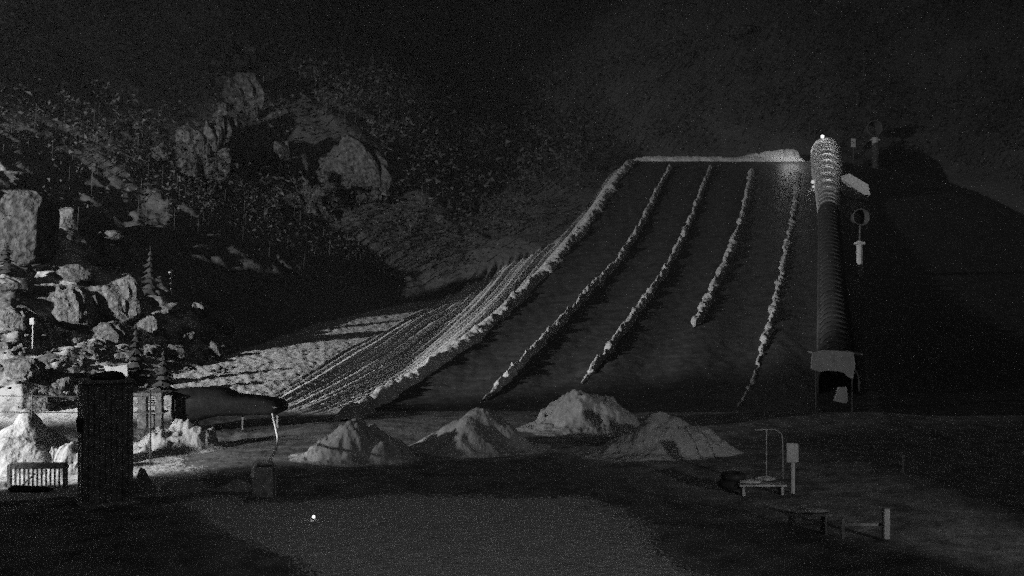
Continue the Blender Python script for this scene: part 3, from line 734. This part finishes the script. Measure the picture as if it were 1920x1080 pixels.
# marker posts with heads
for (x, y0, y1, hw, hh, lab) in ((61, 598, 662, 10, 13, 'near marker post with a pale square head on the rocky slope'), (320, 506, 552, 7, 9, 'far thin marker post with a small pale head below the dark wood')):
    p = hit(x, y1, True); Y = p.y; t = thing('marker_post', p, lab, 'marker post', 'marker posts on the rocky slope')
    mb = MB(); mb.tube([p-Vector((0, 0, .3)), at(x+1, y0+hh*.5, Y)], 1.5/F*Y, 7); mb.build('pole', 'pale', t)
    mb = MB(); mb.box(at(x, y0+hh/2-2, Y-.05), (hw/F*Y, .15, hh/F*Y), bev=.05); mb.build('head', 'pale', t)

# ------------------------------------------------------------------ small ground lamp
p = hit(588, 976, True)
t = thing('ground_lamp', p, 'small glowing lamp on a short stake in the open snow', 'lamp')
mb = MB(); mb.tube([p-Vector((0, 0, .1)), at(588, 972, p.y)], .012, 6); mb.build('stake', 'darkmetal', t)
mb = MB(); mb.lump(at(588, 969, p.y), (.085, .085, .085), 1, 0, 14, 10); mb.build('bulb', 'bulb2', t, smooth=True)

# ------------------------------------------------------------------ lower right: posts, table, tubes, box sign
p = hit(1486, 925, False); Y = p.y
t = thing('box_sign', p, 'pale upright box sign on a dark post left of the tunnel foot', 'sign')
mb = MB(); mb.tube([p-Vector((0, 0, .2)), at(1486, 860, Y+.1)], .07, 8); mb.build('post', 'metal', t)
mb = MB(); mb.box(at(1485, 849, Y), (23/F*Y, .12, 36/F*Y), bev=.02); mb.build('panel', 'pale', t)
p = hit(1437, 897, False); Y = p.y
t = thing('hoop_frame', p, 'thin metal hoop frame on a snow-covered plinth', 'frame')
mb = MB(); mb.tube(cr([at(1437, 897, Y), at(1437, 812, Y), at(1440, 806, Y), at(1450, 805, Y), at(1462, 811, Y), at(1467, 825, Y), at(1468, 897, Y)], 5), .018, 7); mb.build('hoop', 'metal', t)
mb = MB(); mb.tube([at(1415, 806, Y), at(1450, 805, Y)], .02, 6); mb.build('arm', 'metal', t)
mb = MB(); mb.lump(at(1436, 900, Y), (.7, .6, .25), 6, .3, 16, 8); mb.build('snow_cap', 'snow', t)
p = hit(1425, 925, False); Y = p.y
t = thing('plank_bench', p, 'dark plank bench with snow on it beside the black tube', 'bench')
mb = MB(); mb.box(at(1428, 908, Y), (88/F*Y, .45, .05), rz=0); mb.build('seat', 'dark', t)
for x in (1392, 1464):
    mb = MB(); mb.box(at(x, 918, Y), (.07, .35, .3)); mb.build('leg', 'dark', t)
mb = MB(); mb.lump(at(1410, 903, Y), (.75, .35, .09), 8, .2, 16, 8); mb.build('snow_layer', 'snow', t)
p = hit(1371, 920, False); Y = p.y
mb = MB(); mb.torus(at(1371, 907, Y), .26, .13, 'Z', 26, 12); mb.build('snow_tube', 'rubber', smooth=True, label='black rubber snow tube lying left of the plank bench', cat='snow tube')
mb = MB(); mb.torus(at(1374, 893, Y+.05), .24, .12, 'Z', 26, 12); mb.build('snow_tube', 'rubber', smooth=True, label='black rubber snow tube stacked on top of the other tube', cat='snow tube')
p = hit(1512, 1000, False); Y = p.y
t = thing('trestle_table', p, 'long narrow trestle table with a snow-covered top', 'table')
mb = MB(); mb.box(at(1512, 962, Y), (84/F*Y, .5, .04)); mb.build('tabletop', 'wood', t)
mb = MB(); mb.lump(at(1512, 957, Y), (82/F*Y, .45, .1), 12, .12, 26, 8); mb.lump(at(1506, 949, Y), (.24, .3, .1), 13, .2, 12, 8); mb.build('snow_layer', 'snow', t)
for x in (1485, 1545):
    mb = MB(); mb.box(at(x, 982, Y), (.06, .4, 42/F*Y)); mb.build('leg', 'wood', t)
p = hit(1661, 1012, False); Y = p.y
t = thing('rail_fence', p, 'low wooden rail fence ending in a pale upright post', 'fence')
mb = MB(); mb.box(at(1661, 982, Y), (12/F*Y, .16, 58/F*Y), bev=.02); mb.build('post', 'pale', t)
mb = MB(); mb.box(at(1620, 983, Y+.1), (84/F*Y, .06, .06)); mb.build('rail', 'wood', t)
mb = MB(); mb.box(at(1580, 992, Y+.1), (.07, .07, .5)); mb.build('post', 'wood', t)
p = hit(1693, 888, False); t = thing('slim_post', p, 'slim metal post standing alone beyond the pale fence post', 'post')
mb = MB(); mb.tube([p-Vector((0, 0, .2)), at(1693, 855, p.y)], .035, 7); mb.build('shaft', 'metal', t); mb = MB(); mb.lump(at(1693, 856, p.y), (.14, .14, .12), 3, .1, 8, 6); mb.build('cap', 'pale', t)

# ------------------------------------------------------------------ thin scattering volume added to lift the blacks and the grain
HD = 0.0002
if HD:
    mb = MB(); mb.box((0, 110, float(Zg.max())/2+9), (3600, 840, float(Zg.max())+22)); 
    hm = bpy.data.materials.new('black_lift'); hm.use_nodes = True; nt = hm.node_tree; nt.nodes.remove(nt.nodes['Principled BSDF'])
    v = nt.nodes.new('ShaderNodeVolumePrincipled'); v.inputs['Color'].default_value = (.9, .9, .9, 1); v.inputs['Density'].default_value = HD
    nt.links.new(v.outputs[0], nt.nodes['Material Output'].inputs['Volume'])
    mb.build('added_haze', hm, kind='stuff')
